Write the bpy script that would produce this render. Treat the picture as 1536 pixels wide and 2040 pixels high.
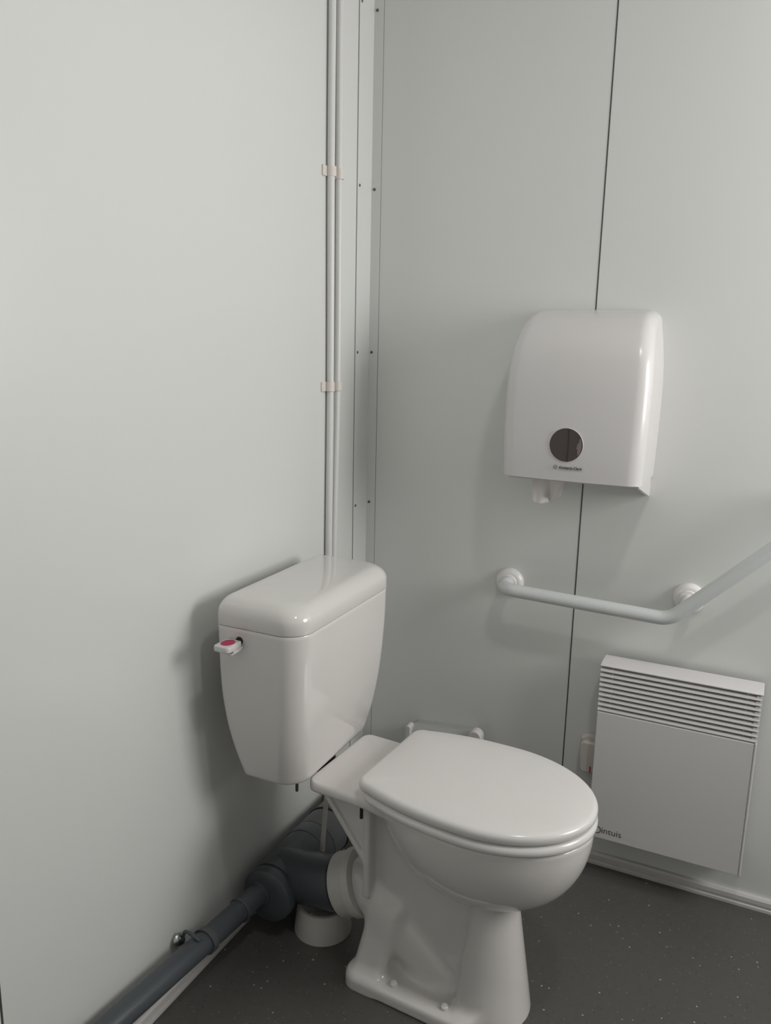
import bpy, bmesh, math, random
import numpy as np
from mathutils import Vector, Matrix

for o in list(bpy.data.objects):
    bpy.data.objects.remove(o)
S = bpy.context.scene
COL = S.collection

# ---------------------------------------------------------------- camera
F_PX, YAW, PITCH, ROLL = 1627.27, -0.44373, 0.21272, 0.021548
fw = Vector((math.cos(PITCH)*math.sin(YAW), math.cos(PITCH)*math.cos(YAW), -math.sin(PITCH)))
rt = Vector((math.cos(YAW), -math.sin(YAW), 0)); up = rt.cross(fw)
r2 = math.cos(ROLL)*rt + math.sin(ROLL)*up
u2 = -math.sin(ROLL)*rt + math.cos(ROLL)*up
cam_d = bpy.data.cameras.new('camera'); cam = bpy.data.objects.new('camera', cam_d); COL.objects.link(cam)
mw = Matrix.Identity(4)
for i in range(3):
    mw[i][0] = r2[i]; mw[i][1] = u2[i]; mw[i][2] = -fw[i]
mw[0][3], mw[1][3], mw[2][3] = 0.96616, -1.91098, 1.30
cam.matrix_world = mw
cam_d.sensor_fit = 'VERTICAL'; cam_d.sensor_height = 24.0
cam_d.lens = F_PX/2040*24.0; cam_d.clip_start = 0.02
S.camera = cam

# ---------------------------------------------------------------- light
w = bpy.data.worlds.new('world'); S.world = w; w.use_nodes = True
w.node_tree.nodes['Background'].inputs[0].default_value = (.80, .88, 1.0, 1)
w.node_tree.nodes['Background'].inputs[1].default_value = 0.3
def area(name, loc, target, sx, sy, power, col, spread=180):
    d = bpy.data.lights.new(name, 'AREA'); d.shape = 'RECTANGLE'; d.size = sx; d.size_y = sy
    d.energy = power; d.color = col; d.spread = math.radians(spread)
    o = bpy.data.objects.new(name, d); COL.objects.link(o); o.location = loc
    o.rotation_euler = (Vector(target)-Vector(loc)).to_track_quat('-Z', 'Y').to_euler()
    return o
ROOM_X, ROOM_Y, ROOM_Z = 2.15, -2.35, 2.42
area('window_daylight', (ROOM_X-.01, -.42, 1.46), (0, -.46, 1.46), .60, .80, 19.0, (1.0, .982, .965), 180)
area('ceiling_lamp_light', (1.05, -1.05, ROOM_Z-.07), (1.05, -1.05, 0), .12, .12, 4.6, (1.0, .985, .965))
S.view_settings.view_transform = 'Standard'; S.view_settings.look = 'None'
S.view_settings.gamma = 1; S.view_settings.use_curve_mapping = False
S.view_settings.exposure = 0.0

# ---------------------------------------------------------------- helpers
def mat(name, col, rough=.4, metal=0, spec=.5, coat=0, bump=0, bscale=200, var=0, vscale=3):
    m = bpy.data.materials.new(name); m.use_nodes = True
    nt = m.node_tree; b = nt.nodes['Principled BSDF']
    b.inputs['Base Color'].default_value = (*col, 1); b.inputs['Roughness'].default_value = rough
    b.inputs['Metallic'].default_value = metal; b.inputs['Specular IOR Level'].default_value = spec
    if coat:
        b.inputs['Coat Weight'].default_value = coat; b.inputs['Coat Roughness'].default_value = .05
    tc = nt.nodes.new('ShaderNodeTexCoord')
    n = nt.nodes.new('ShaderNodeTexNoise'); n.inputs['Scale'].default_value = vscale
    nt.links.new(tc.outputs['Object'], n.inputs['Vector'])
    mr = nt.nodes.new('ShaderNodeMapRange')
    v = max(var, .01)
    mr.inputs['To Min'].default_value = rough*(1-v*4); mr.inputs['To Max'].default_value = rough*(1+v*4)
    nt.links.new(n.outputs['Fac'], mr.inputs['Value']); nt.links.new(mr.outputs['Result'], b.inputs['Roughness'])
    if bump:
        n2 = nt.nodes.new('ShaderNodeTexNoise'); n2.inputs['Scale'].default_value = bscale; n2.inputs['Detail'].default_value = 3
        nt.links.new(tc.outputs['Object'], n2.inputs['Vector'])
        bp = nt.nodes.new('ShaderNodeBump'); bp.inputs['Strength'].default_value = bump; bp.inputs['Distance'].default_value = .001
        nt.links.new(n2.outputs['Fac'], bp.inputs['Height']); nt.links.new(bp.outputs['Normal'], b.inputs['Normal'])
    return m

M = {}
M['wall'] = mat('painted_wall_panel', (.70, .71, .69), .25, spec=.6, bump=.02, bscale=3)
M['ceil'] = mat('white_ceiling', (.7, .7, .69), .6)
M['trim'] = mat('white_lacquered_trim', (.68, .69, .67), .28)
M['joint'] = mat('dark_panel_joint', (.05, .055, .05), .7)
M['ceramic'] = mat('white_glazed_ceramic', (.69, .665, .645), .10, coat=.3)
M['seat'] = mat('white_seat_plastic', (.70, .68, .665), .18)
M['plastic'] = mat('white_plastic', (.655, .635, .63), .26, coat=.12)
M['enamel'] = mat('white_painted_steel', (.66, .645, .63), .38, bump=.03, bscale=400)
M['bar'] = mat('white_nylon_tube', (.62, .64, .64), .22)
M['flange'] = mat('white_flange_plastic', (.80, .78, .765), .25)
M['conduit'] = mat('pale_conduit_plastic', (.70, .70, .685), .35)
M['clip'] = mat('offwhite_clip_plastic', (.72, .67, .63), .4)
M['pvc'] = mat('slate_grey_drain_plastic', (.068, .077, .087), .32, var=.03)
M['pvc2'] = mat('pale_grey_drain_plastic', (.085, .092, .092), .38)
M['collar'] = mat('offwhite_rubber_collar', (.55, .53, .50), .45)
M['rubber'] = mat('black_rubber_seal', (.012, .012, .013), .5)
M['dark'] = mat('dark_cavity', (.02, .022, .026), .7)
M['steel'] = mat('brushed_steel', (.45, .46, .46), .3, 1)
M['steelblue'] = mat('blued_steel', (.08, .14, .15), .4, .6)
M['screw'] = mat('dull_dark_screw', (.12, .125, .12), .45, .5)
M['red'] = mat('raspberry_red_plastic', (.45, .03, .105), .35)
M['ink'] = mat('dark_grey_ink', (.06, .06, .06), .6)
M['smoke'] = mat('smoked_brown_window', (.075, .06, .055), .12)
M['smoke2'] = mat('dark_brown_paper_edge', (.035, .024, .024), .5)
M['paper'] = mat('white_paper_towel', (.78, .75, .73), .8, bump=.3, bscale=90)
M['alu'] = mat('satin_grey_cover', (.40, .41, .395), .35)
M['skirt'] = mat('pale_skirting', (.60, .58, .56), .4)
M['bronze'] = mat('brown_bolt', (.05, .04, .035), .45, .5)

# floor material: dark vinyl with pale flecks
def floor_mat():
    m = bpy.data.materials.new('flecked_dark_vinyl'); m.use_nodes = True
    nt = m.node_tree; b = nt.nodes['Principled BSDF']; L = nt.links.new
    tc = nt.nodes.new('ShaderNodeTexCoord')
    base = (.050, .050, .048, 1)
    cur = None
    noise = nt.nodes.new('ShaderNodeTexNoise'); noise.inputs['Scale'].default_value = 60; noise.inputs['Detail'].default_value = 4
    L(tc.outputs['Object'], noise.inputs['Vector'])
    cr = nt.nodes.new('ShaderNodeValToRGB')
    cr.color_ramp.elements[0].color = (.080, .075, .070, 1); cr.color_ramp.elements[1].color = (.098, .092, .086, 1)
    L(noise.outputs['Fac'], cr.inputs['Fac']); cur = cr.outputs['Color']
    for sc, th, keep, colr in ((55, .105, .30, (.42, .41, .39, 1)), (110, .13, .26, (.22, .22, .21, 1)), (150, .16, .3, (.016, .018, .02, 1))):
        v = nt.nodes.new('ShaderNodeTexVoronoi'); v.inputs['Scale'].default_value = sc
        L(tc.outputs['Object'], v.inputs['Vector'])
        lt = nt.nodes.new('ShaderNodeMath'); lt.operation = 'LESS_THAN'; lt.inputs[1].default_value = th
        L(v.outputs['Distance'], lt.inputs[0])
        sx = nt.nodes.new('ShaderNodeSeparateColor'); L(v.outputs['Color'], sx.inputs['Color'])
        k = nt.nodes.new('ShaderNodeMath'); k.operation = 'LESS_THAN'; k.inputs[1].default_value = keep
        L(sx.outputs['Red'], k.inputs[0])
        mu = nt.nodes.new('ShaderNodeMath'); mu.operation = 'MULTIPLY'
        L(lt.outputs[0], mu.inputs[0]); L(k.outputs[0], mu.inputs[1])
        mx = nt.nodes.new('ShaderNodeMix'); mx.data_type = 'RGBA'
        L(mu.outputs[0], mx.inputs['Factor']); L(cur, mx.inputs[6]); mx.inputs[7].default_value = colr
        cur = mx.outputs[2]
    L(cur, b.inputs['Base Color']); b.inputs['Roughness'].default_value = .42
    bp = nt.nodes.new('ShaderNodeBump'); bp.inputs['Strength'].default_value = .15; bp.inputs['Distance'].default_value = .001
    n2 = nt.nodes.new('ShaderNodeTexNoise'); n2.inputs['Scale'].default_value = 300
    L(tc.outputs['Object'], n2.inputs['Vector']); L(n2.outputs['Fac'], bp.inputs['Height']); L(bp.outputs['Normal'], b.inputs['Normal'])
    return m
M['floor'] = floor_mat()

def emat(name, col, strength):
    m = bpy.data.materials.new(name); m.use_nodes = True
    b = m.node_tree.nodes['Principled BSDF']
    b.inputs['Base Color'].default_value = (*col, 1)
    b.inputs['Emission Color'].default_value = (*col, 1); b.inputs['Emission Strength'].default_value = strength
    return m
M['pane'] = emat('frosted_daylit_pane', (.95, .97, 1), .3)
M['diffuser'] = emat('lit_lamp_diffuser', (1, .98, .94), 3)

def obj(name, bm, m, parent=None, smooth=True, bevel=0, seg=3, angle=35):
    me = bpy.data.meshes.new(name)
    bm.normal_update()
    if smooth:
        lim = math.radians(angle)
        for f in bm.faces: f.smooth = True
        for e in bm.edges:
            if len(e.link_faces) == 2 and e.calc_face_angle(0) > lim and not bevel: e.smooth = False
    bm.to_mesh(me); bm.free()
    me.materials.append(M[m] if isinstance(m, str) else m)
    o = bpy.data.objects.new(name, me); COL.objects.link(o)
    if parent is not None: o.parent = parent
    if bevel:
        b = o.modifiers.new('bevel', 'BEVEL'); b.width = bevel; b.segments = seg; b.limit_method = 'ANGLE'
        b.angle_limit = math.radians(30); b.harden_normals = True
    return o

def thing(name, label, cat, loc=(0, 0, 0), group=None):
    o = bpy.data.objects.new(name, None); o.empty_display_size = .05; COL.objects.link(o)
    o.location = loc; tag(o, label, cat, group); return o
def tag(o, label, cat, group=None):
    o['label'] = label; o['category'] = cat
    if group: o['group'] = group
    return o
def struct(name, bm, m, **k):
    o = obj(name, bm, m, **k); o['kind'] = 'structure'; return o

def box(bm, x0, x1, y0, y1, z0, z1, mtx=None):
    vs = [bm.verts.new(Vector(p) if mtx is None else mtx @ Vector(p)) for p in
          ((x0,y0,z0),(x1,y0,z0),(x1,y1,z0),(x0,y1,z0),(x0,y0,z1),(x1,y0,z1),(x1,y1,z1),(x0,y1,z1))]
    for f in ((0,3,2,1),(4,5,6,7),(0,1,5,4),(1,2,6,5),(2,3,7,6),(3,0,4,7)):
        bm.faces.new([vs[i] for i in f])
    return bm
def newbox(*a, **k): return box(bmesh.new(), *a, **k)

def frame(d):
    d = d.normalized(); a = Vector((0,0,1)) if abs(d.z) < .9 else Vector((1,0,0))
    u = d.cross(a).normalized(); return u, d.cross(u).normalized()
def lathe(bm, p0, axis, prof, n=48, capends=True):
    """prof = [(distance along axis, radius)]"""
    p0 = Vector(p0); d = Vector(axis).normalized(); u, v = frame(d); rings = []
    for t, r in prof:
        if r < 1e-6: rings.append([bm.verts.new(p0+d*t)]); continue
        rings.append([bm.verts.new(p0+d*t+(u*math.cos(2*math.pi*i/n)+v*math.sin(2*math.pi*i/n))*r) for i in range(n)])
    for a, b in zip(rings, rings[1:]):
        for i in range(n):
            j = (i+1) % n
            if len(a) == 1 and len(b) == 1: continue
            if len(a) == 1: bm.faces.new((a[0], b[j], b[i]))
            elif len(b) == 1: bm.faces.new((a[i], a[j], b[0]))
            else: bm.faces.new((a[i], a[j], b[j], b[i]))
    if capends:
        if len(rings[0]) > 1: bm.faces.new(list(reversed(rings[0])))
        if len(rings[-1]) > 1: bm.faces.new(rings[-1])
    bmesh.ops.recalc_face_normals(bm, faces=bm.faces[:])
    return bm
def tube(bm, pts, r, n=24):
    pts = [Vector(p) for p in pts]; rings = []
    t0 = (pts[1]-pts[0]).normalized(); u, v = frame(t0)
    for i, p in enumerate(pts):
        t = (pts[min(i+1, len(pts)-1)]-pts[max(i-1, 0)]).normalized()
        u = (u - t*u.dot(t)).normalized(); v = t.cross(u)
        rr = r[i] if isinstance(r, (list, tuple)) else r
        rings.append([bm.verts.new(p+(u*math.cos(2*math.pi*k/n)+v*math.sin(2*math.pi*k/n))*rr) for k in range(n)])
    for a, b in zip(rings, rings[1:]):
        for k in range(n):
            bm.faces.new((a[k], a[(k+1) % n], b[(k+1) % n], b[k]))
    bm.faces.new(list(reversed(rings[0]))); bm.faces.new(rings[-1])
    bmesh.ops.recalc_face_normals(bm, faces=bm.faces[:])
    return bm
def fillet(pts, rad, n=10):
    pts = [Vector(p) for p in pts]; out = [pts[0]]
    for a, b, c in zip(pts, pts[1:], pts[2:]):
        d1 = (a-b).normalized(); d2 = (c-b).normalized(); ang = d1.angle(d2)
        t = rad/math.tan(ang/2); p1 = b+d1*t; p2 = b+d2*t
        ctr = b+(d1+d2).normalized()*(rad/math.sin(ang/2))
        for i in range(n+1):
            s = i/n; q = (p1-ctr).lerp(p2-ctr, s)
            # slerp by normalising
            th = (p1-ctr).angle(p2-ctr)
            q = ((p1-ctr)*math.sin((1-s)*th)+(p2-ctr)*math.sin(s*th))/math.sin(th)
            out.append(ctr+q)
    out.append(pts[-1]); return out
def loft(bm, rings, cap0=True, cap1=True):
    R = [[bm.verts.new(p) for p in r] for r in rings]; n = len(R[0])
    for a, b in zip(R, R[1:]):
        for i in range(n):
            j = (i+1) % n; bm.faces.new((a[i], a[j], b[j], b[i]))
    if cap0: bm.faces.new(list(reversed(R[0])))
    if cap1: bm.faces.new(R[-1])
    bmesh.ops.recalc_face_normals(bm, faces=bm.faces[:])
    return bm
def rrect(x0, x1, y0, y1, rr, n=8):
    """rounded rectangle, rr = radii at (x0y0),(x1y0),(x1y1),(x0y1)"""
    out = []
    for (cx, cy, sx, sy, a0), r in zip(((x0,y0,1,1,180),(x1,y0,-1,1,270),(x1,y1,-1,-1,0),(x0,y1,1,-1,90)), rr):
        for i in range(n+1):
            a = math.radians(a0+90*i/n); out.append((cx+sx*r+r*math.cos(a), cy+sy*r+r*math.sin(a)))
    return out
def inset(poly, d):
    """offset a ccw 2-D polygon inwards"""
    n = len(poly); out = []
    P = [Vector(p) for p in poly]
    for i in range(n):
        t = (P[(i+1) % n]-P[i-1]);
        if t.length < 1e-9: out.append(poly[i]); continue
        t.normalize(); out.append(tuple(P[i]+Vector((-t.y, t.x))*d))
    return out
def text_mesh(name, s, size, mtx, m, parent, offset=0.0, shear=0):
    c = bpy.data.curves.new(name, 'FONT'); c.body = s; c.size = size; c.extrude = .0002; c.offset = offset; c.shear = shear
    t = bpy.data.objects.new(name+'_tmp', c); COL.objects.link(t)
    dg = bpy.context.evaluated_depsgraph_get()
    me = bpy.data.meshes.new_from_object(t.evaluated_get(dg))
    bpy.data.objects.remove(t)
    me.transform(mtx); me.materials.clear(); me.materials.append(M[m])
    o = bpy.data.objects.new(name, me); COL.objects.link(o); o.parent = parent; return o

# implicit surface mesher (surface nets + projection on the surface)
def sdf_mesh(f, lo, hi, h):
    ax = [np.arange(l-2*h, u+3*h, h) for l, u in zip(lo, hi)]
    X, Y, Z = np.meshgrid(*ax, indexing='ij'); Fv = f(X, Y, Z)
    ins = Fv < 0; nx, ny, nz = Fv.shape
    acc = np.zeros((nx-1, ny-1, nz-1, 3)); cnt = np.zeros((nx-1, ny-1, nz-1))
    base = np.array([a[0] for a in ax])
    quads = []
    G = np.stack([X, Y, Z], -1)
    edges = []
    for d in range(3):
        sl0 = [slice(None)]*3; sl1 = [slice(None)]*3
        sl0[d] = slice(0, -1); sl1[d] = slice(1, None)
        a = Fv[tuple(sl0)]; b = Fv[tuple(sl1)]
        cr = (a < 0) != (b < 0)
        idx = np.argwhere(cr)
        t = a[cr]/(a[cr]-b[cr]); p = G[tuple(sl0)][cr].copy(); p[:, d] += t*h
        o1, o2 = [k for k in range(3) if k != d]
        ok = np.ones(len(idx), bool)
        for k in (o1, o2): ok &= (idx[:, k] > 0) & (idx[:, k] < Fv.shape[k]-1)
        idx = idx[ok]; p = p[ok]; flip = (a[cr] < 0)[ok]
        cells = []
        for da, db in ((-1, -1), (0, -1), (0, 0), (-1, 0)):
            c = idx.copy(); c[:, o1] += da; c[:, o2] += db; cells.append(c)
            np.add.at(acc, (c[:, 0], c[:, 1], c[:, 2]), p); np.add.at(cnt, (c[:, 0], c[:, 1], c[:, 2]), 1)
        if d == 1: flip = ~flip
        edges.append((cells, flip))
    used = cnt > 0; vid = -np.ones(cnt.shape, int); vid[used] = np.arange(used.sum())
    V = acc[used]/cnt[used][:, None]
    for cells, flip in edges:
        q = np.stack([vid[c[:, 0], c[:, 1], c[:, 2]] for c in cells], 1)
        q[~flip] = q[~flip][:, ::-1]; quads.append(q)
    Q = np.concatenate(quads)
    e = h*.5
    def grad(V):
        return np.stack([f(V[:, 0]+e*(k == 0), V[:, 1]+e*(k == 1), V[:, 2]+e*(k == 2)) -
                         f(V[:, 0]-e*(k == 0), V[:, 1]-e*(k == 1), V[:, 2]-e*(k == 2)) for k in range(3)], 1)/(2*e)
    for it in range(3):
        g = grad(V); g2 = np.maximum((g*g).sum(1), .25); d = np.clip(f(V[:, 0], V[:, 1], V[:, 2]), -h, h)
        V = V - .8*(d/g2)[:, None]*g
    return V, Q
def smin(a, b, k):
    h = np.maximum(k-np.abs(a-b), 0)/k; return np.minimum(a, b)-h*h*k*.25
def smax(a, b, k): return -smin(-a, -b, k)
def sbox(x, y, z, c, e, r):
    qx = np.abs(x-c[0])-e[0]+r; qy = np.abs(y-c[1])-e[1]+r; qz = np.abs(z-c[2])-e[2]+r
    return np.sqrt(np.maximum(qx, 0)**2+np.maximum(qy, 0)**2+np.maximum(qz, 0)**2)+np.minimum(np.maximum(qx, np.maximum(qy, qz)), 0)-r
def scap(x, y, z, a, b, r):
    a = np.array(a); b = np.array(b); ba = b-a
    h = np.clip(((x-a[0])*ba[0]+(y-a[1])*ba[1]+(z-a[2])*ba[2])/(ba@ba), 0, 1)
    return np.sqrt((x-a[0]-h*ba[0])**2+(y-a[1]-h*ba[1])**2+(z-a[2]-h*ba[2])**2)-r

# ================================================================ ROOM SHELL
T = .06
struct('floor', newbox(-T, ROOM_X+T, ROOM_Y-T, T, -.05, 0), 'floor', smooth=False)
struct('ceiling', newbox(-T, ROOM_X+T, ROOM_Y-T, T, ROOM_Z, ROOM_Z+.05), 'ceil', smooth=False)
struct('wall_left', newbox(-T, 0, ROOM_Y, 0, 0, ROOM_Z), 'wall', smooth=False)
SEAM = .571
struct('wall_back', newbox(-T, ROOM_X+T, 0, T, 0, ROOM_Z), 'wall', smooth=False)
# right wall with a window opening (out of frame, the source of the daylight)
wy0, wy1, wz0, wz1 = -.76, -.08, 1.04, 1.92
bm = bmesh.new()
box(bm, ROOM_X, ROOM_X+T, ROOM_Y, wy0, 0, ROOM_Z); box(bm, ROOM_X, ROOM_X+T, wy1, 0, 0, ROOM_Z)
box(bm, ROOM_X, ROOM_X+T, wy0, wy1, 0, wz0); box(bm, ROOM_X, ROOM_X+T, wy0, wy1, wz1, ROOM_Z)
struct('wall_right', bm, 'wall', smooth=False)
struct('wall_front', newbox(-T, ROOM_X+T, ROOM_Y-T, ROOM_Y, 0, ROOM_Z), 'wall', smooth=False)
bm = bmesh.new()
for a in ((wy0, wy0+.04, wz0, wz1), (wy1-.04, wy1, wz0, wz1), (wy0+.04, wy1-.04, wz0, wz0+.04), (wy0+.04, wy1-.04, wz1-.04, wz1)):
    box(bm, ROOM_X+.004, ROOM_X+.05, *a)
win = struct('window_1', bm, 'trim', smooth=False)
obj('pane', newbox(ROOM_X+.02, ROOM_X+.026, wy0+.04, wy1-.04, wz0+.04, wz1-.04), 'pane', win, smooth=False)

# panel joint on the back wall: thin dark groove line standing in the joint
def joint(name, bm): return struct(name, bm, 'joint', smooth=False)
joint('trim_1', newbox(SEAM-.0014, SEAM+.0014, -.0006, .001, 0, ROOM_Z))
joint('trim_2', newbox(-.001, .0006, -1.2055, -1.2020, 0, ROOM_Z))
# corner trim: folded sheet with one flange on each wall
TR = .0015
bm = bmesh.new(); box(bm, 0, TR, -.075, -.0018, 0, ROOM_Z); box(bm, 0, .0265, -.0018, 0, 0, ROOM_Z)
box(bm, 0, .0022, -.0765, -.0750, 0, ROOM_Z)
struct('trim_3', bm, 'trim', smooth=False)
joint('trim_4', newbox(0, .0006, -.0776, -.0765, 0, ROOM_Z))
joint('trim_5', newbox(.0265, .0271, -.0006, 0, 0, ROOM_Z))
# skirtings with a small stepped nose
def skirt_prof(): return [(0, 0), (.0135, 0), (.0135, .007), (.0105, .0085), (.0105, .013), (.0125, .015), (.0125, .026), (.009, .031), (0, .031)]
bm = bmesh.new()
loft(bm, [[(x, -d, z) for d, z in skirt_prof()] for x in (.013, ROOM_X)]); struct('baseboard_back', bm, 'skirt', smooth=False)
bm = bmesh.new()
loft(bm, [[(d, y, z) for d, z in skirt_prof()] for y in (ROOM_Y, 0)]); struct('baseboard_left', bm, 'skirt', smooth=False)

# screws in the corner trim
def screw(loc, axis, label):
    bm = bmesh.new(); lathe(bm, loc, axis, [(0, .0036), (.0008, .0036), (.0018, .0026), (.0022, .0009), (.0012, 0)], 20)
    o = obj('trim_screw', bm, 'screw'); tag(o, label, 'screw', 'screws in the corner trim'); return o
hh = (('topmost', 2.050), ('second from the top', 1.651), ('third from the top', 1.2575), ('lowest visible, above the cistern', .866))
for nm, z in hh:
    screw((TR, -.0655, z), (1, 0, 0), 'small dark screw on left flange of corner trim, ' + nm)
    screw((.0095, -.0018, z), (0, -1, 0), 'small dark screw on right flange of corner trim, ' + nm)

# ================================================================ CONDUITS
def conduit(ys, r, label):
    zs = [.05, .40, .767, 1.19, 1.655, 2.0, ROOM_Z]; pts = []
    P = [Vector((y, z)) for y, z in zip(ys, zs)]
    for p in spl(P, 8): pts.append((r+.0012, p.x, p.y))
    bm = tube(bmesh.new(), pts, r); tag(obj('electrical_conduit', bm, 'conduit'), label, 'conduit', 'conduits beside the corner')
def spl(P, n):
    out = []
    P = [Vector(p) for p in P]
    for i in range(len(P)-1):
        p0 = P[max(i-1, 0)]; p1 = P[i]; p2 = P[i+1]; p3 = P[min(i+2, len(P)-1)]
        for k in range(n):
            t = k/n; out.append(.5*((2*p1)+(p2-p0)*t+(2*p0-5*p1+4*p2-p3)*t*t+(3*p1-p0-3*p2+p3)*t**3))
    out.append(P[-1]); return out
conduit([-.219, -.219, -.219, -.216, -.219, -.218, -.218], .0085, 'pale conduit on left wall, the one further from the corner')
conduit([-.193, -.193, -.193, -.180, -.181, -.182, -.182], .0078, 'pale slightly bent conduit on left wall, the one nearer the corner')
def conduit_clip(z, label):
    t = thing('conduit_clip', label, 'clip', (0, -.2045, z), 'double clips on the conduits')
    bm = bmesh.new(); box(bm, 0, .004, -.040, .040, -.011, .011)
    obj('base', bm, 'clip', t, bevel=.001)
    for cy, r in ((-.0125, .0112), (.0240, .0105)):
        bm = bmesh.new(); n = 20; rings = []
        for zz in (-.0105, .0105):
            o_ = []
            for k in range(n+1):
                a = math.radians(-115+230*k/n); o_.append((.0095+r*math.cos(a), cy+r*math.sin(a), zz))
            for k in range(n, -1, -1):
                a = math.radians(-115+230*k/n); o_.append((.0095+(r-.0022)*math.cos(a), cy+(r-.0022)*math.sin(a), zz))
            rings.append(o_)
        loft(bm, rings); obj('saddle', bm, 'clip', t)
conduit_clip(1.655, 'white double clip holding both conduits, upper one')
conduit_clip(1.180, 'white double clip holding both conduits, lower one above the cistern')

# ================================================================ TOILET
toilet = thing('toilet', 'white ceramic close-coupled toilet with lid down against the left wall', 'toilet', (.25, -.528, 0))
toilet.rotation_euler = (0, 0, 0)
PR = Matrix.Rotation(math.radians(-4.0), 4, 'Z')          # the pan stands a little askew
CI = Matrix.Translation((-.25, .528, 0))                  # world -> toilet coordinates (cistern)
def to_pan(bm): bmesh.ops.transform(bm, matrix=PR, verts=bm.verts[:]); return bm
def to_cis(bm): bmesh.ops.transform(bm, matrix=CI, verts=bm.verts[:]); return bm

# --- pan
def pan_sdf(u, v, z):
    av = np.abs(v)
    # bowl: half ellipsoid cut at the rim
    du = u-.296; a = np.where(du > 0, .205, .215)
    rr = np.sqrt((du/a)**2+(v/.155)**2); hz = np.maximum(.432-z, 0)/.190; pw = 2.25
    k0 = (np.maximum(rr, 1e-4)**pw+hz**pw)**(1/pw)
    bowl = smax((k0-1)*.150, z-.432, .008)
    # deck
    deck = sbox(u, v, z, (.043, 0, .4220), (.090, .121, .0118), .011)
    dk2 = np.maximum(np.sqrt(np.maximum(np.abs(u-.045)-.058, 0)**2+np.maximum(av-.091, 0)**2)-.03, -1)
    deck = smax(deck, dk2, .006)
    top = smin(bowl, deck, .035)
    # front column
    rc = .094-.150*np.clip(z, 0, .3)
    col = (np.sqrt((u-.312)**2+v**2)-rc)*.985
    col = smax(col, (.276+.07*z)-u, .022)
    col = smax(smax(col, z-.27, .01), -z, .004)
    d = smin(top, col, .012)
    # web and rear rib
    web = sbox(u, v, z, (.205, 0, .21), (.135, .034, .205), .012)
    d = smin(d, web, .022)
    rib = sbox(u, v, z, (.069, 0, .30), (.0075, .066, .125), .005)
    d = smin(d, rib, .008)
    # gusset plates under the deck with a rolled lower edge
    l0 = np.array([-.058, .412]); l1 = np.array([.066, .256]); t = (l1-l0)/np.linalg.norm(l1-l0); nrm = np.array([-t[1], t[0]])
    if nrm[1] < 0: nrm = -nrm
    hp = -((u-l0[0])*nrm[0]+(z-l0[1])*nrm[1])
    plate = np.maximum(np.maximum(np.abs(av-.050)-.005, hp), np.maximum(np.maximum(u-.07, -.046-u), z-.42))
    d = smin(d, plate, .006)
    lip = smax(scap(u, av, z, (l0[0], .060, l0[1]), (l1[0], .060, l1[1]), .0065), -.047-u, .004)
    d = smin(d, lip, .008)
    # spigot and trapway
    sp = np.sqrt(v**2+(z-.155)**2)-.050
    sp = smax(smax(sp, u-.09, .02), .004-u, .004)
    d = smin(d, sp, .008)
    trap = scap(u, v, z, (.070, 0, .152), (.228, 0, .022), .058)
    d = smin(d, smax(trap, -z, .004), .011)
    # rear pillar that widens to the foot
    hw = .103-.36*np.clip(z-.02, 0, .14)
    pil = np.maximum(np.abs(u-(.088+.12*np.clip(z, 0, .2)))-.036, (av-hw)*.88)
    qx = np.abs(u-(.088+.12*np.clip(z, 0, .2)))-.036+.018; qy = (av-hw)*.88+.018
    pil = np.sqrt(np.maximum(qx, 0)**2+np.maximum(qy, 0)**2)+np.minimum(np.maximum(qx, qy), 0)-.018
    pil = smax(smax(pil, z-.17, .03), -z, .004)
    d = smin(d, pil, .022)
    # foot plate
    qx = np.abs(u-.187)-.140+.03; qy = av-.118+.03
    ft = np.sqrt(np.maximum(qx, 0)**2+np.maximum(qy, 0)**2)+np.minimum(np.maximum(qx, qy), 0)-.03
    zt = .028-.08*np.clip(.10-av, 0, .06)
    ft = smax(smax(ft, z-zt, .014), -z, .004)
    d = smin(d, ft, .026)
    # hollow inside of the bowl (closed by the lid)
    kk = np.sqrt((du/(a-.05))**2+(v/.105)**2+((z-.45)/.165)**2)
    hollow = (kk-1)*.09
    d = smax(d, -hollow, .012)
    return d
V, Q = sdf_mesh(pan_sdf, (-.05, -.17, -.002), (.51, .17, .44), .0032)
me = bpy.data.meshes.new('pan'); me.from_pydata(V.tolist(), [], Q.tolist()); me.update()
me.polygons.foreach_set('use_smooth', [True]*len(me.polygons)); me.transform(PR); me.materials.append(M['ceramic'])
pan = bpy.data.objects.new('pan', me); COL.objects.link(pan); pan.parent = toilet

# --- seat and lid outlines (egg, squared at the hinge)
def egg(grow=0, back=.078, front=.504, hw=.160, n=44):
    c = .300; pts = []
    def half(u):
        if u >= c: return hw*math.sqrt(max(0, 1-((u-c)/(front-c))**2.05))
        return hw-.040*((c-u)/(c-back))**2.3
    P = []
    for i in range(n+1):
        th = math.pi/2*i/n; u = c+(front-c)*math.sin(th); P.append((u, -half(u) if i < n else 0))
    for i in range(n-1, -1, -1):
        th = math.pi/2*i/n; u = c+(front-c)*math.sin(th); P.append((u, half(u)))
    R = []; rc = .028
    for i in range(1, 15):
        u = c+(back+rc-c)*i/14; R.append((u, half(u)))
    hb = half(back)
    cor = []
    for i in range(1, 10):
        a = math.radians(90+90*i/9); cor.append((back+rc+rc*math.cos(a), half(back+rc)-rc+rc*math.sin(a)))
    L = [(u, -v) for u, v in reversed(R)]; cl = [(u, -v) for u, v in reversed(cor)]
    poly = P+R+cor+cl+L
    # drop duplicates
    out = []
    for p in poly:
        if not out or (Vector(p)-Vector(out[-1])).length > 1e-5: out.append(p)
    if (Vector(out[0])-Vector(out[-1])).length < 1e-5: out.pop()
    return inset(out, -grow) if grow else out
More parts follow.
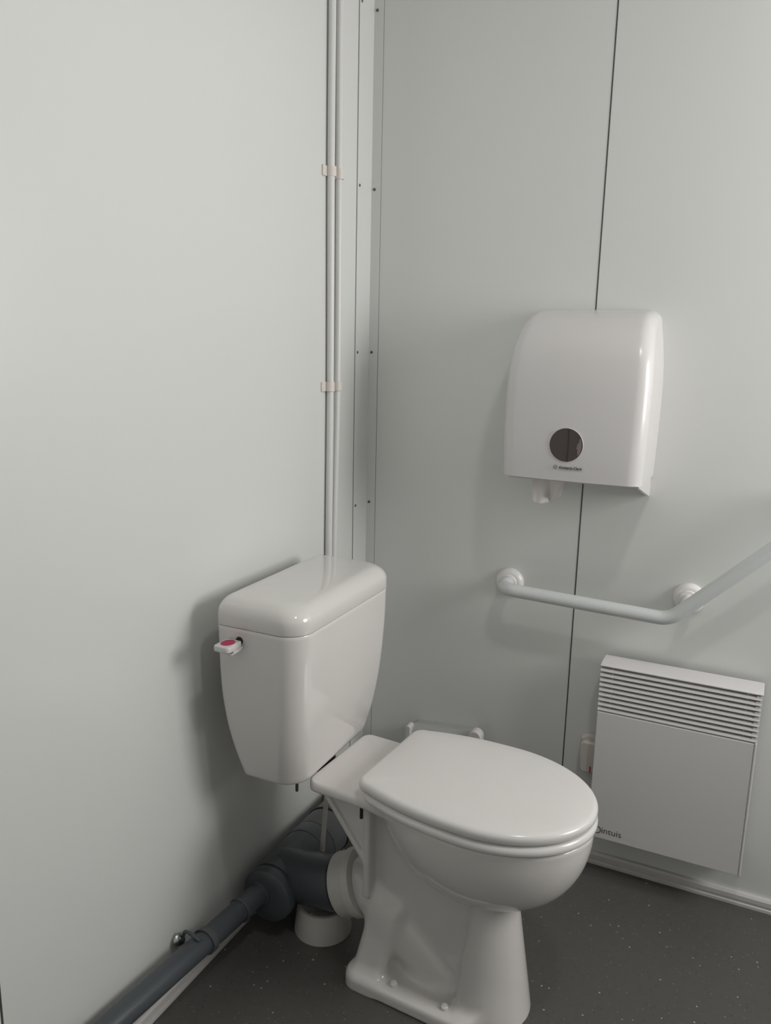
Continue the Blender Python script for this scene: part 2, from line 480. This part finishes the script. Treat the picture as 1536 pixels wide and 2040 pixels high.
def slab(outline, prof):
    """prof = [(z, inset)] from the bottom to the top"""
    out = []
    for z, i in prof:
        r = inset(outline, min(i, .018))
        if i > .018:
            k = 1-(i-.018)/.142; r = [(.290+(x-.290)*k, y*k) for x, y in r]
        out.append([(x, y, z) for x, y in r])
    return out
E0 = egg()
bm = bmesh.new()
pr = [(.4545, .020), (.4545, .006), (.4560, .002), (.4600, 0), (.4660, 0)]
for k in range(1, 7):
    a = math.pi/2*k/6; pr.append((.4660+.0100*math.sin(a), .0125*(1-math.cos(a))))
pr += [(.4775, .020), (.4790, .034), (.4805, .060), (.4812, .100)]
loft(bm, slab(E0, pr)); obj('seat_lid', to_pan(bm), 'seat', toilet, angle=60)
# seat ring
bm = bmesh.new(); so = egg(.0015, back=.092)
pr = [(.4335, .008), (.4345, .003), (.438, 0), (.444, 0), (.449, .002), (.4525, .007), (.4535, .014)]
rings = slab(so, pr+[(.4535, .05), (.449, .062), (.4365, .062), (.4335, .055)])
R_ = [[bm.verts.new(p) for p in r] for r in rings]; n_ = len(R_[0])
for a, b in zip(R_, R_[1:]+R_[:1]):
    for i in range(n_):
        bm.faces.new((a[i], a[(i+1) % n_], b[(i+1) % n_], b[i]))
bmesh.ops.recalc_face_normals(bm, faces=bm.faces[:])
obj('seat_ring', to_pan(bm), 'seat', toilet, angle=60)
# hinges under the lid's rear edge and the bolt that hangs below the deck
for s in (-1, 1):
    bm = bmesh.new(); lathe(bm, (.078, s*.075, .430), (0, 0, 1), [(0, .014), (.004, .014), (.006, .011), (.024, .011)], 24)
    lathe(bm, (.086, s*.075-.018, .447), (0, 1, 0), [(0, .007), (.036, .007)], 20)
    hg = obj('hinge', to_pan(bm), 'seat', toilet)
    bm = bmesh.new(); lathe(bm, (.068, s*.083, .366), (0, 0, 1), [(0, .0030), (.001, .0036), (.055, .0036)], 16)
    o = obj('hinge_bolt', to_pan(bm), 'bronze', hg); o['label'] = 'dark brown bolt end under the deck'
# floor bolt caps
for s in (-1, 1):
    for uu in (.155, .268):
        bm = bmesh.new(); lathe(bm, (uu, s*.088, .022), (0, s*.42, 1), [(0, .0085), (.012, .0080), (.0145, .0062), (.0155, .003), (.0157, 0)], 24)
        obj('bolt_cap', to_pan(bm), 'ceramic', toilet)

# --- cistern
CY = -.530
ZB = .4345
def hwz(z):
    xs = [ZB, .450, .470, .50, .54, .58, .62, .68, .7615]; ys = [.1570, .1620, .1680, .1760, .1835, .1885, .1922, .1962, .1985]
    return float(np.interp(z, xs, ys))
def xfz(z):
    xs = [ZB, .46, .50, .56, .62, .70, .7615]; ys = [.2080, .2150, .2230, .2310, .2360, .2395, .2400]
    return float(np.interp(z, xs, ys))
def xbz(z): return float(np.interp(z, [ZB, .50, .56, .62, .68], [.083, .071, .061, .0555, .055]))
def smoothf(f, z, w=.018): return sum(f(min(max(z+w*k/4, ZB), .7615)) for k in range(-4, 5))/9
def cis_ring(z, ins=0, hwx=None, xfx=None, xb=None):
    h = (smoothf(hwz, z) if hwx is None else hwx); xf = (smoothf(xfz, z) if xfx is None else xfx)
    xb = smoothf(xbz, z) if xb is None else xb
    rf = .046
    pts = rrect(xb, xf, CY-h, CY+h, (.012, rf, rf, .012), 12)
    # gentle bow of the front face
    out = []
    for x, y in pts:
        q = (y-CY)/h; x2 = x+(.008*(1-q*q)-.004)*max(0, (x-xb)/(xf-xb))
        out.append((x2, y))
    out = inset(out, ins) if ins else out
    return [(x, y, z) for x, y in out]
bm = bmesh.new()
rings = [cis_ring(ZB, .010), cis_ring(ZB+.001, .005), cis_ring(ZB+.004, .0015)]
zz = ZB+.009
while zz < .760:
    rings.append(cis_ring(zz)); zz += .010
rings += [cis_ring(.7605), cis_ring(.7615, .0008)]
loft(bm, rings); cist = obj('cistern', to_cis(bm), 'ceramic', toilet, angle=50)
# lid
bm = bmesh.new(); hL, xL = .1992, .2408
pr = [(.7622, .003), (.7628, .0006), (.7645, 0), (.782, .0005)]
for k in range(1, 11):
    a = math.pi/2*k/10; pr.append((.782+.031*math.sin(a), .0005+.036*(1-math.cos(a))))
def lid_ring(z, i):
    h = hL-i; xf = xL-i; x0 = .0545+.30*i; rf = .046-.25*i
    pts = rrect(x0, xf, CY-h, CY+h, (.012, rf, rf, .012), 12); out = []
    for x, y in pts:
        q = (y-CY)/h; out.append((x+(.008*(1-q*q)-.004)*max(0, (x-x0)/(xf-x0)), y, z))
    return out
rings = [lid_ring(z, i) for z, i in pr]
# the crown of the lid is slightly domed
for k in (.8, .55, .3):
    rings.append([(.142+(x-.142)*k, CY+(y-CY)*k, .813+.0012*(1-k)) for x, y, z in lid_ring(.813, .0365)])
loft(bm, rings)
obj('cistern_lid', to_cis(bm), 'ceramic', toilet, angle=50)
# flush lever on the near end
bm = bmesh.new(); lv = Matrix.Translation((.0985, -.7275, .7375))
lathe(bm, (.1085, -.7235, .7385), (0, -1, 0), [(0, .0098), (.004, .0098), (.004, .0075), (.006, .0075)], 24)
lev_ring = obj('lever_collar', to_cis(bm), 'dark', toilet)
bm = bmesh.new()
po = rrect(.0820, .1165, -.7745, -.7300, (.006, .008, .006, .006), 5)
loft(bm, [[(x, y, z) for x, y in inset(po, i)] for z, i in ((.7285, .002), (.7292, .0004), (.7310, 0), (.7385, 0), (.7397, .0006), (.7402, .0022))])
lev = obj('flush_lever', to_cis(bm), 'plastic', toilet, angle=60)
bm = bmesh.new()
box(bm, .090, .1165, -.7640, -.7290, .7225, .7245); box(bm, .110, .1165, -.758, -.7275, .7245, .7290)
obj('lever_underside', to_cis(bm), 'plastic', lev, bevel=.0008)
bm = bmesh.new(); n = 40
el = [(.0990+.0125*math.cos(2*math.pi*k/n), -.7510+.0155*math.sin(2*math.pi*k/n)) for k in range(n)]
loft(bm, [[(x, y, .7396) for x, y in el], [(x, y, .7406) for x, y in el], [(x, y, .7409) for x, y in inset(el, .001)]])
o = obj('button', to_cis(bm), 'red', lev); o['label'] = 'raspberry red oval button on the flush lever'
# fixing bolt under the cistern
bm = bmesh.new(); lathe(bm, (.172, -.630, .394), (0, 0, 1), [(0, .0026), (.001, .0032), (.0455, .0032)], 16)
o = obj('fixing_bolt', to_cis(bm), 'steelblue', toilet); o['label'] = 'thin blue-grey bolt end below the cistern'
# rubber gasket between cistern and deck
bm = bmesh.new(); lathe(bm, (.165, CY, .405), (0, 0, 1), [(0, .036), (.0335, .036)], 32)
obj('gasket', to_cis(bm), 'rubber', cist)

# ================================================================ DRAIN
AX, AZ = .079, .108
drain = thing('drain_pipe', 'large dark grey drain pipe with side branch behind the toilet', 'pipe', (AX, -.45, 0))
DI = Matrix.Translation((-AX, .45, 0))
def dr(name, bm, m, parent=None, **k):
    bmesh.ops.transform(bm, matrix=DI, verts=bm.verts[:]); return obj(name, bm, m, drain if parent is None else parent, **k)
bm = bmesh.new(); lathe(bm, (AX, -.58, AZ), (0, 1, 0), [(0, .0565), (.135, .0565), (.137, .0580), (.175, .0580), (.178, .0565), (.179, .055)], 56)
dr('tee_body', bm, 'pvc')
BR0 = Vector((AX, -.532, AZ+.004)); BRD = Vector((1, -.02, .16)).normalized()
bm = bmesh.new(); lathe(bm, BR0, BRD, [(.0, .056), (.075, .056), (.078, .0575), (.165, .0575), (.167, .056)], 56)
dr('tee_branch', bm, 'pvc')
bm = bmesh.new(); lathe(bm, (AX, -.402, AZ), (0, 1, 0), [(0, .0535), (.001, .057), (.060, .057), (.062, .055)], 56); dr('socket', bm, 'pvc2')
bm = bmesh.new(); lathe(bm, (AX, -.341, AZ), (0, 1, 0), [(0, .054), (.0005, .0590), (.0055, .0590), (.006, .054)], 56); dr('seal', bm, 'rubber')
bm = bmesh.new(); lathe(bm, (AX, -.338, AZ), (0, 1, 0), [(0, .0555), (.11, .0555), (.113, .060), (.19, .060), (.193, .055), (.322, .055)], 56); dr('pipe_run', bm, 'pvc2')
# end reducer with the socket for the small pipe
RX, RZ = .061, .104
bm = bmesh.new(); lathe(bm, (AX, -.578, AZ-.006), (0, -1, 0), [(0, .058), (.004, .0605), (.020, .0605), (.027, .0590), (.031, .053), (.032, .03), (.032, 0)], 56)
red = dr('reducer', bm, 'pvc')
SD = Vector((-.045, -1, .045)).normalized(); S0 = Vector((RX, -.603, RZ))
bm = bmesh.new(); lathe(bm, S0, SD, [(0, .0275), (.008, .0275), (.009, .0245), (.050, .0245), (.052, .0270), (.072, .0270), (.074, .025)], 40)
dr('small_socket', bm, 'pvc', red)
# small waste pipe
wp = thing('waste_pipe', 'thin dark grey waste pipe running low along the left wall', 'pipe', (.045, -.9, 0))
WI = Matrix.Translation((-.045, .9, 0))
e0 = S0+SD*.055; e1 = e0+SD*.47
bm = bmesh.new(); tube(bm, fillet([e0, e1, (e1.x, ROOM_Y+.002, e1.z+.05)], .5, 12), .0232, 40)
bmesh.ops.transform(bm, matrix=WI, verts=bm.verts[:]); obj('pipe_run', bm, 'pvc', wp)
# pipe clip with its wall screw
CLIPY = .797
pc = thing('pipe_clip', 'dark clip with a round screw head holding the thin waste pipe to the left wall', 'clip', (0, -.80, .12))
PI_ = Matrix.Translation((0, .80, -.12))
cp = e0+SD*(.782-abs(e0.y))
u_, v_ = frame(SD)
bm = bmesh.new(); rings = []; n = 36
for zz in (-.007, .007):
    o_ = []
    for k in range(n+1):
        a = math.radians(-150+300*k/n); ax_ = Vector((math.cos(a), 0, math.sin(a)))
        o_.append(tuple(cp+SD*zz+ax_*.0272))
    for k in range(n, -1, -1):
        a = math.radians(-150+300*k/n); ax_ = Vector((math.cos(a), 0, math.sin(a)))
        o_.append(tuple(cp+SD*zz+ax_*.0236))
    rings.append(o_)
loft(bm, rings); bmesh.ops.transform(bm, matrix=PI_, verts=bm.verts[:]); obj('clip_ring', bm, 'pvc2', pc)
bm = bmesh.new(); tube(bm, fillet([(.012, -.802, .116), (.026, -.812, .150), (.062, -.812, .137)], .016, 8), .0036, 12)
bmesh.ops.transform(bm, matrix=PI_, verts=bm.verts[:]); obj('clip_strap', bm, 'pvc', pc)
bm = bmesh.new(); lathe(bm, (.0, -.810, .114), (1, -.1, .35), [(0, .004), (.010, .004), (.010, .0135), (.0115, .0150), (.014, .0132), (.0165, .0085), (.0175, .004), (.0177, 0)], 32)
bmesh.ops.transform(bm, matrix=PI_, verts=bm.verts[:]); obj('clip_screw', bm, 'steel', pc)

# collar between branch and toilet outlet
B1 = BR0+BRD*.150
pcn = thing('outlet_connector', 'off-white rubber connector between grey branch pipe and toilet outlet', 'connector', tuple(B1))
bm = bmesh.new()
A1 = Vector((.276, -.530, .157)); cd = (A1-B1).normalized(); cl = (A1-B1).length
lathe(bm, B1, cd, [(0, .0585), (.0005, .0630), (.003, .0665), (.006, .0672), (.033, .0672), (.035, .0700), (.036, .0712), (cl-.004, .0712), (cl, .0695), (cl+.001, .052)], 64)
bmesh.ops.transform(bm, matrix=Matrix.Translation(-B1), verts=bm.verts[:]); obj('sleeve', bm, 'collar', pcn)
bm = bmesh.new(); lathe(bm, B1-cd*.002, cd, [(0, .0580), (.0, .0640), (.002, .0650), (.0035, .0640), (.0035, .0580)], 64, False)
bmesh.ops.transform(bm, matrix=Matrix.Translation(-B1), verts=bm.verts[:]); obj('seal', bm, 'rubber', pcn)
# white cone round the floor penetration
bm = bmesh.new(); lathe(bm, (0, 0, 0), (0, 0, 1), [(0, .0640), (.003, .0640), (.050, .0585), (.064, .0570), (.064, .050), (.004, .050), (.004, 0)], 56, False)
o = obj('floor_sleeve', bm, 'collar'); o.location = (.172, -.520, 0); tag(o, 'off-white cone sleeve on the floor below the grey branch pipe', 'pipe sleeve')
# water supply hose behind the gusset
bm = bmesh.new(); tube(bm, [(.154, -.462, .424), (.152, -.463, .36), (.143, -.466, .22), (.139, -.468, .15), (.138, -.468, .0)], .0055, 16)
tag(obj('water_supply_hose', bm, 'collar'), 'thin whitish vertical hose from below the cistern behind the grey branch', 'hose')

# ================================================================ TOWEL DISPENSER
dp = thing('paper_towel_dispenser', 'glossy white roll towel dispenser with round brown window on back wall', 'towel dispenser', (.575, 0, .95))
DP = Matrix.Translation((-.575, 0, -.95))
def dd(name, bm, m, parent=None, **k):
    bmesh.ops.transform(bm, matrix=DP, verts=bm.verts[:]); return obj(name, bm, m, dp if parent is None else parent, **k)
DX0, DX1 = .4270, .7260
# side profile of the cover (depth, z); the two lists run from the bottom lip round to the wall at the top
def cover_front(z):
    zs = [1.005, 1.05, 1.10, 1.15, 1.20, 1.235, 1.265, 1.29, 1.31, 1.325, 1.336, 1.343, 1.348]
    ds = [.1880, .1900, .1905, .1885, .1835, .1765, .1650, .1480, .1250, .0990, .0680, .0360, .0040]
    return float(np.interp(z, zs, ds))
prof = []
front_curve = spl([(.1880, 1.0040), (.1905, 1.05), (.1905, 1.10), (.1880, 1.16), (.1820, 1.22), (.1700, 1.270), (.1490, 1.308), (.1180, 1.337), (.0800, 1.355), (.0400, 1.364), (.0, 1.367)], 6)
nP = len(front_curve)
def width_at(p):
    """half-width offsets of the cover along x: bulges slightly, narrows at the top"""
    z = p.y; t = max(0, (z-1.20)/.153)
    return .004*math.sin(math.pi*min(1, max(0, (z-1.0)/.35)))-.008*t*t
rings = []
# across x: rounded edge towards both sides, slight bow of the front
NX = 40; RE = .030
xs = []
for k in range(13):
    a = math.pi/2*k/12; xs.append((RE*(1-math.cos(a)), RE*(1-math.sin(a))))       # (distance from side, pull-back)
bm = bmesh.new(); grid = []
for p in front_curve:
    row = []; wv = width_at(p)
    x0 = DX0-wv; x1 = DX1+wv
    # direction for pull back: towards the wall / downwards (profile normal)
    i = front_curve.index(p); tn = (front_curve[min(i+1, nP-1)]-front_curve[max(i-1, 0)]).normalized(); nn = Vector((tn.y, -tn.x))
    if nn.x < 0: nn = -nn
    cols = [(x0+a, b) for a, b in xs]+[(x0+RE+(x1-x0-2*RE)*k/16, 0) for k in range(1, 16)]+[(x1-a, b) for a, b in reversed(xs)]
    for x, b in cols:
        q = (x-(x0+x1)/2)/((x1-x0)/2); bow = .006*(1-q*q)
        y = p.x-nn.x*b*.9+bow*max(0, nn.x)-.003; z = p.y-abs(nn.y)*b*.9
        y = max(y, 0)
        row.append((x, -y, z))
    # the sides run on to the wall
    row = [(row[0][0], 0, row[0][2])]+row+[(row[-1][0], 0, row[-1][2])]
    grid.append(row)
G_ = [[bm.verts.new(c) for c in r] for r in grid]
for a, b in zip(G_, G_[1:]):
    for i in range(len(a)-1): bm.faces.new((a[i], a[i+1], b[i+1], b[i]))
bm.faces.new(G_[0]); bm.faces.new(list(reversed(G_[-1])))
bmesh.ops.remove_doubles(bm, verts=bm.verts[:], dist=1e-5)
bmesh.ops.recalc_face_normals(bm, faces=bm.faces[:])
dd('cover', bm, 'plastic', angle=50)
# back plate that shows below the cover, with the raked lower corners
bm = bmesh.new()
sec = [(-.180, 1.0045), (-.176, 1.0005), (-.012, .957), (0, .957), (0, 1.0045)]
loft(bm, [[(x, y, .9905+(z-.957)*.29) for y, z in sec] for x in (DX0+.012, DX0+.016)]); loft(bm, [[(x, y, z) for y, z in sec] for x in (DX1-.010, DX1-.003)])
sec2 = [(-.165, 1.0035), (-.160, .9965), (-.045, .990), (0, .985), (0, 1.0035)]
loft(bm, [[(x, y, z) for y, z in sec2] for x in (DX0+.012, DX1-.010)])
dd('back_plate', bm, 'plastic', smooth=False, bevel=.0015)
# round window
WX, WZ, WR = .5695, 1.0815, .0358
wd = .1945
bm = bmesh.new(); lathe(bm, (WX, -wd, WZ), (0, -1, 0), [(-.004, WR+.0005), (.0003, WR+.0005), (.0007, WR+.0002), (.0006, WR), (.0003, WR-.0003)], 64, False)
wr = dd('window_rim', bm, 'plastic')
bm = bmesh.new(); lathe(bm, (WX, -wd, WZ), (0, -1, 0), [(-.004, WR), (.0004, WR), (.0005, WR*.5), (.0006, 0)], 64)
wn = dd('window_pane', bm, 'smoke'); wn['label'] = 'round smoked brown window'
# the dark gap and the torn paper edge seen in the window
bm = bmesh.new()
box(bm, WX+.0035, WX+.0060, -wd-.0009, -wd-.0005, WZ-.0345, WZ+.0335); dd('roll_gap', bm, 'smoke2', wn, smooth=False)
bm = bmesh.new()
poly = [(.0265, -.0225), (.0245, -.012), (.0255, -.010), (.0225, -.006), (.0250, .006), (.0262, .004), (.0285, .0165), (.0320, .0125), (.0335, .004), (.0330, -.006), (.0305, -.0160)]
f0 = [bm.verts.new((WX+a, -wd-.0009, WZ+b)) for a, b in poly]; bm.faces.new(f0)
M['smokepaper'] = mat('paper_seen_through_smoked_window', (.20, .165, .145), .3)
dd('paper_edge', bm, 'smokepaper', wn, smooth=False)
# lettering
RX90 = Matrix.Rotation(math.radians(90), 4, 'X')
tm = Matrix.Translation((.5575-.575, -wd-.0008, 1.0305-.95)) @ RX90
text_mesh('lettering', 'Kimberly-Clark', .0078, tm, 'ink', dp, offset=.00022, shear=.12)
bm = bmesh.new(); lathe(bm, (.5495, -wd-.0002, 1.0335), (0, -1, 0), [(0, .0042), (.0006, .0042), (.0006, .0035), (0, .0035)], 32, False)
bm2 = bm; lathe(bm2, (.5495, -wd-.0002, 1.0335), (0, -1, 0), [(0, .0014), (.0006, .0014), (.0006, .0010), (0, .0010)], 16, False)
dd('emblem', bm2, 'ink')
# hanging paper
tp = thing('paper_towel', 'crumpled white paper towel hanging from the dispenser slot', 'paper towel', (.525, -.11, 1.0))
bm = bmesh.new(); NX_, NZ_ = 24, 14; random.seed(4); V0 = []
for j in range(NZ_+1):
    t = j/NZ_; row = []
    for i in range(NX_+1):
        s = i/NX_
        xl = .4735+.014*t; xr = .5560-.006*t; x = xl+(xr-xl)*s
        zb = .9370 if s < .45 else .9370+.0210*((s-.45)/.55)**1.1
        zb += .0030*math.exp(-((s-.02)/.06)**2)
        z = 1.004+(zb-1.004)*t
        y = -.112-.012*t*math.sin(s*7.2+.6)-.010*t*t*(1 if s < .5 else .3)-.0035*math.sin(s*19+2*t)*t
        row.append(bm.verts.new((x, y, z)))
    V0.append(row)
for a, b in zip(V0, V0[1:]):
    for i in range(NX_): bm.faces.new((a[i], a[i+1], b[i+1], b[i]))
bmesh.ops.transform(bm, matrix=Matrix.Translation((-.525, .11, -1.0)), verts=bm.verts[:])
o = obj('sheet', bm, 'paper', tp, angle=80); sm = o.modifiers.new('thick', 'SOLIDIFY'); sm.thickness = .0012

# ================================================================ GRAB BAR
gb = thing('grab_bar', 'white angled grab bar on two round flanges below the towel dispenser', 'grab bar', (.408, 0, .705))
GB = Matrix.Translation((-.408, 0, -.705))
def gg(name, bm, m, parent=None, **k):
    bmesh.ops.transform(bm, matrix=GB, verts=bm.verts[:]); return obj(name, bm, m, gb if parent is None else parent, **k)
SO = -.088; RB = .0158
bend = Vector((.8000, SO, .7000)); dg_ = Vector((.166, 0, .163)).normalized(); end = bend+dg_*.42
pts = [(.408, -.004, .707), (.408, SO, .7115), tuple(bend), tuple(end), (end.x, -.004, end.z)]
# separate fillet radii: tight elbow at the wall, wide bend
def fil(pts, rads, n=12):
    pts = [Vector(p) for p in pts]; out = [pts[0]]
    for (a, b, c), r in zip(zip(pts, pts[1:], pts[2:]), rads): out += fillet([a, b, c], r, n)[1:-1]
    return out+[pts[-1]]
bm = bmesh.new(); tube(bm, fil(pts, (.040, .060, .040)), RB, 32); gg('bar', bm, 'bar')
for fx, fz in ((.408, .705), (end.x, end.z)):
    bm = bmesh.new(); lathe(bm, (fx, 0, fz), (0, -1, 0), [(0, .0350), (.004, .0352), (.009, .0335), (.013, .0290), (.015, .0245), (.0145, .0215), (.016, .0205), (.019, .0195), (.019, .0160)], 56); gg('flange', bm, 'flange')
mid = bend+dg_*.042
bm = bmesh.new(); lathe(bm, (mid.x, 0, mid.z), (0, -1, 0), [(0, .0350), (.004, .0352), (.009, .0335), (.013, .0290), (.015, .0245), (.0145, .0215), (.016, .0205), (.019, .0195), (.019, .0130)], 56); gg('flange', bm, 'flange')
bm = bmesh.new(); lathe(bm, (mid.x, 0, mid.z), (0, -1, 0), [(.010, .0130), (.082, .0130)], 32); gg('post', bm, 'flange')

# ================================================================ HEATER
ht = thing('wall_heater', 'white electric panel convector heater with slatted top grille on back wall', 'heater', (.832, 0, .35))
HT = Matrix.Translation((-.832, 0, -.35))
def hh_(name, bm, m, parent=None, **k):
    bmesh.ops.transform(bm, matrix=HT, verts=bm.verts[:]); return obj(name, bm, m, ht if parent is None else parent, **k)
HX0, HX1, HY, HZ0, HZG, HZC, HZ1 = .6590, 1.0045, .080, .1190, .4490, .5585, .5660
# casing: back box + cheeks
bm = bmesh.new(); box(bm, HX0, HX1, -HY+.004, -.018, HZ0, HZG-.001)
hh_('casing', bm, 'enamel', bevel=.003, smooth=True)
bm = bmesh.new(); box(bm, HX0+.03, HX1-.03, -.018, 0, HZ0+.06, HZC-.05); hh_('bracket', bm, 'enamel', smooth=False)
bm = bmesh.new(); box(bm, HX0+.004, HX1-.003, -.026, -.018, HZG-.001, HZC+.003); hh_('grille_back', bm, 'dark', smooth=False)
bm = newbox(HX0, HX0+.0016, -HY+.010, -.018, HZG-.001, HZC+.002); hh_('cheek', bm, 'enamel', smooth=False)
bm = newbox(HX1-.0040, HX1, -HY+.003, -.018, HZG-.001, HZC+.002); hh_('cheek', bm, 'enamel', smooth=False)
# thin grille ribs behind the slats
for xx in (HX0+.027, HX1-.031):
    bm = newbox(xx, xx+.002, -HY+.006, -.026, HZG, HZC); hh_('grille_rib', bm, 'enamel', smooth=False)
# front sheet
bm = bmesh.new(); box(bm, HX0+.001, HX1-.0055, -HY-.0012, -HY+.0045, HZ0+.001, HZG-.0035); hh_('front_panel', bm, 'enamel', bevel=.0012, smooth=True)
bm = bmesh.new(); box(bm, HX1-.0052, HX1, -HY-.002, -HY+.006, HZ0, HZG-.001); hh_('edge_fold', bm, 'plastic', bevel=.002, smooth=True)
# slats
NS = 9; pitch = (HZC-HZG)/NS
for k in range(NS):
    z = HZG+pitch*k
    bm = bmesh.new()
    sec = [(-HY+.001, z-.0004), (-HY-.0008, z+.0010), (-HY+.0002, z+.0042), (-HY+.0040, z+.0066), (-HY+.018, z+.0098), (-HY+.018, z+.0088), (-HY+.004, z+.0050)]
    loft(bm, [[(x, y, zz) for y, zz in sec] for x in (HX0+.0006, HX1-.0006)])
    # closed ends of the pressed slots
    box(bm, HX1-.012, HX1-.001, -HY+.001, -HY+.006, z+.001, z+.0095)
    hh_('slat', bm, 'enamel', smooth=False)
# cap
bm = bmesh.new(); sec = [(-HY-.001, HZC), (-HY-.001, HZC+.004), (-HY+.010, HZ1-.001), (-.018, HZ1), (-.018, HZC)]
loft(bm, [[(x, y, zz) for y, zz in sec] for x in (HX0-.001, HX1+.001)]); hh_('top_cap', bm, 'plastic', bevel=.004, seg=4)
tm = Matrix.Translation((HX0+.0325-.832, -HY-.0012, HZ0+.0165-.35)) @ RX90
text_mesh('lettering', 'intuis', .0225, tm, 'ink', ht)
bm = bmesh.new(); lathe(bm, (HX0+.0225, -HY-.0010, HZ0+.0225), (0, -1, 0), [(0, .0098), (.0005, .0098), (.0005, .0078), (0, .0078)], 40, False)
hh_('emblem', bm, 'ink')

# ================================================================ SOCKET BESIDE THE HEATER
so_ = thing('wall_outlet_box', 'small cream outlet box with red marking half behind the heater', 'outlet box', (.655, 0, .296))
SOB = Matrix.Translation((-.655, 0, -.305))
def ss(name, bm, m, parent=None, **k):
    bmesh.ops.transform(bm, matrix=SOB, verts=bm.verts[:]); return obj(name, bm, m, so_ if parent is None else parent, **k)
M['cream'] = mat('cream_outlet_plastic', (.66, .61, .57), .35)
ch = [(.6145, .268), (.626, .257), (.682, .257), (.694, .268), (.694, .347), (.682, .358), (.630, .358), (.6145, .346)]
bm = bmesh.new(); loft(bm, [[(x, -y, z) for x, z in inset(ch, i)] for y, i in ((0, 0), (.010, 0), (.016, .003))]); ss('back_box', bm, 'cream', smooth=False, bevel=.002)
ch2 = rrect(.6175, .690, .2625, .345, (.012, .012, .012, .012), 6)
bm = bmesh.new(); loft(bm, [[(x, -y, z) for x, z in inset(ch2, i)] for y, i in ((.010, .001), (.018, .001), (.019, 0), (.026, 0), (.030, .004))]); ss('face_plate', bm, 'cream')
bm = bmesh.new(); box(bm, .6345, .637, -.0318, -.029, .268, .338); ss('ridge', bm, 'cream', smooth=False)
bm = bmesh.new(); box(bm, .6435, .6465, -.0320, -.0295, .2655, .282); o = ss('marking', bm, 'red', smooth=False); o['label'] = 'small red marking'

# ================================================================ PAPER HOLDER BEHIND THE LID
tr = thing('toilet_roll_holder', 'grey roll holder with white rounded ends on back wall behind the toilet lid', 'roll holder', (.285, 0, .27))
TRM = Matrix.Translation((-.285, 0, -.27))
def rr_(name, bm, m, **k):
    bmesh.ops.transform(bm, matrix=TRM, verts=bm.verts[:]); return obj(name, bm, m, tr, **k)
for xx, zt, r in ((.1715, .2885, .0075), (.3575, .3165, .0175)):
    bm = bmesh.new(); n = 24
    pf = [(xx-r, .20)]+[(xx-r*math.cos(math.pi*k/n), zt-r+r*math.sin(math.pi*k/n)) for k in range(n+1)]+[(xx+r, .20)]
    loft(bm, [[(x, y, z) for x, z in pf] for y in (-.074, -.046)]); rr_('end_bracket', bm, 'plastic', bevel=.003)
bm = bmesh.new(); n = 24; rings = []
for xx, zt in ((.176, .2830), (.342, .2975)):
    pf = [(0, .21), (0, zt-.006)]+[(-.036-.030*math.cos(math.pi*k/n), zt-.030+.030*math.sin(math.pi*k/n)) for k in range(n+1)]+[(-.066, .21)]
    rings.append([(xx, y, z) for y, z in pf])
loft(bm, rings); rr_('cover', bm, 'alu')

# ================================================================ CEILING LAMP (out of frame)
lp = thing('ceiling_lamp', 'square lit ceiling lamp above the toilet', 'ceiling lamp', (1.05, -1.05, ROOM_Z))
bm = newbox(-.08, .08, -.08, .08, -.05, 0); obj('housing', bm, 'plastic', lp, bevel=.006)
bm = newbox(-.06, .06, -.06, .06, -.058, -.049); obj('diffuser', bm, 'diffuser', lp, bevel=.004)
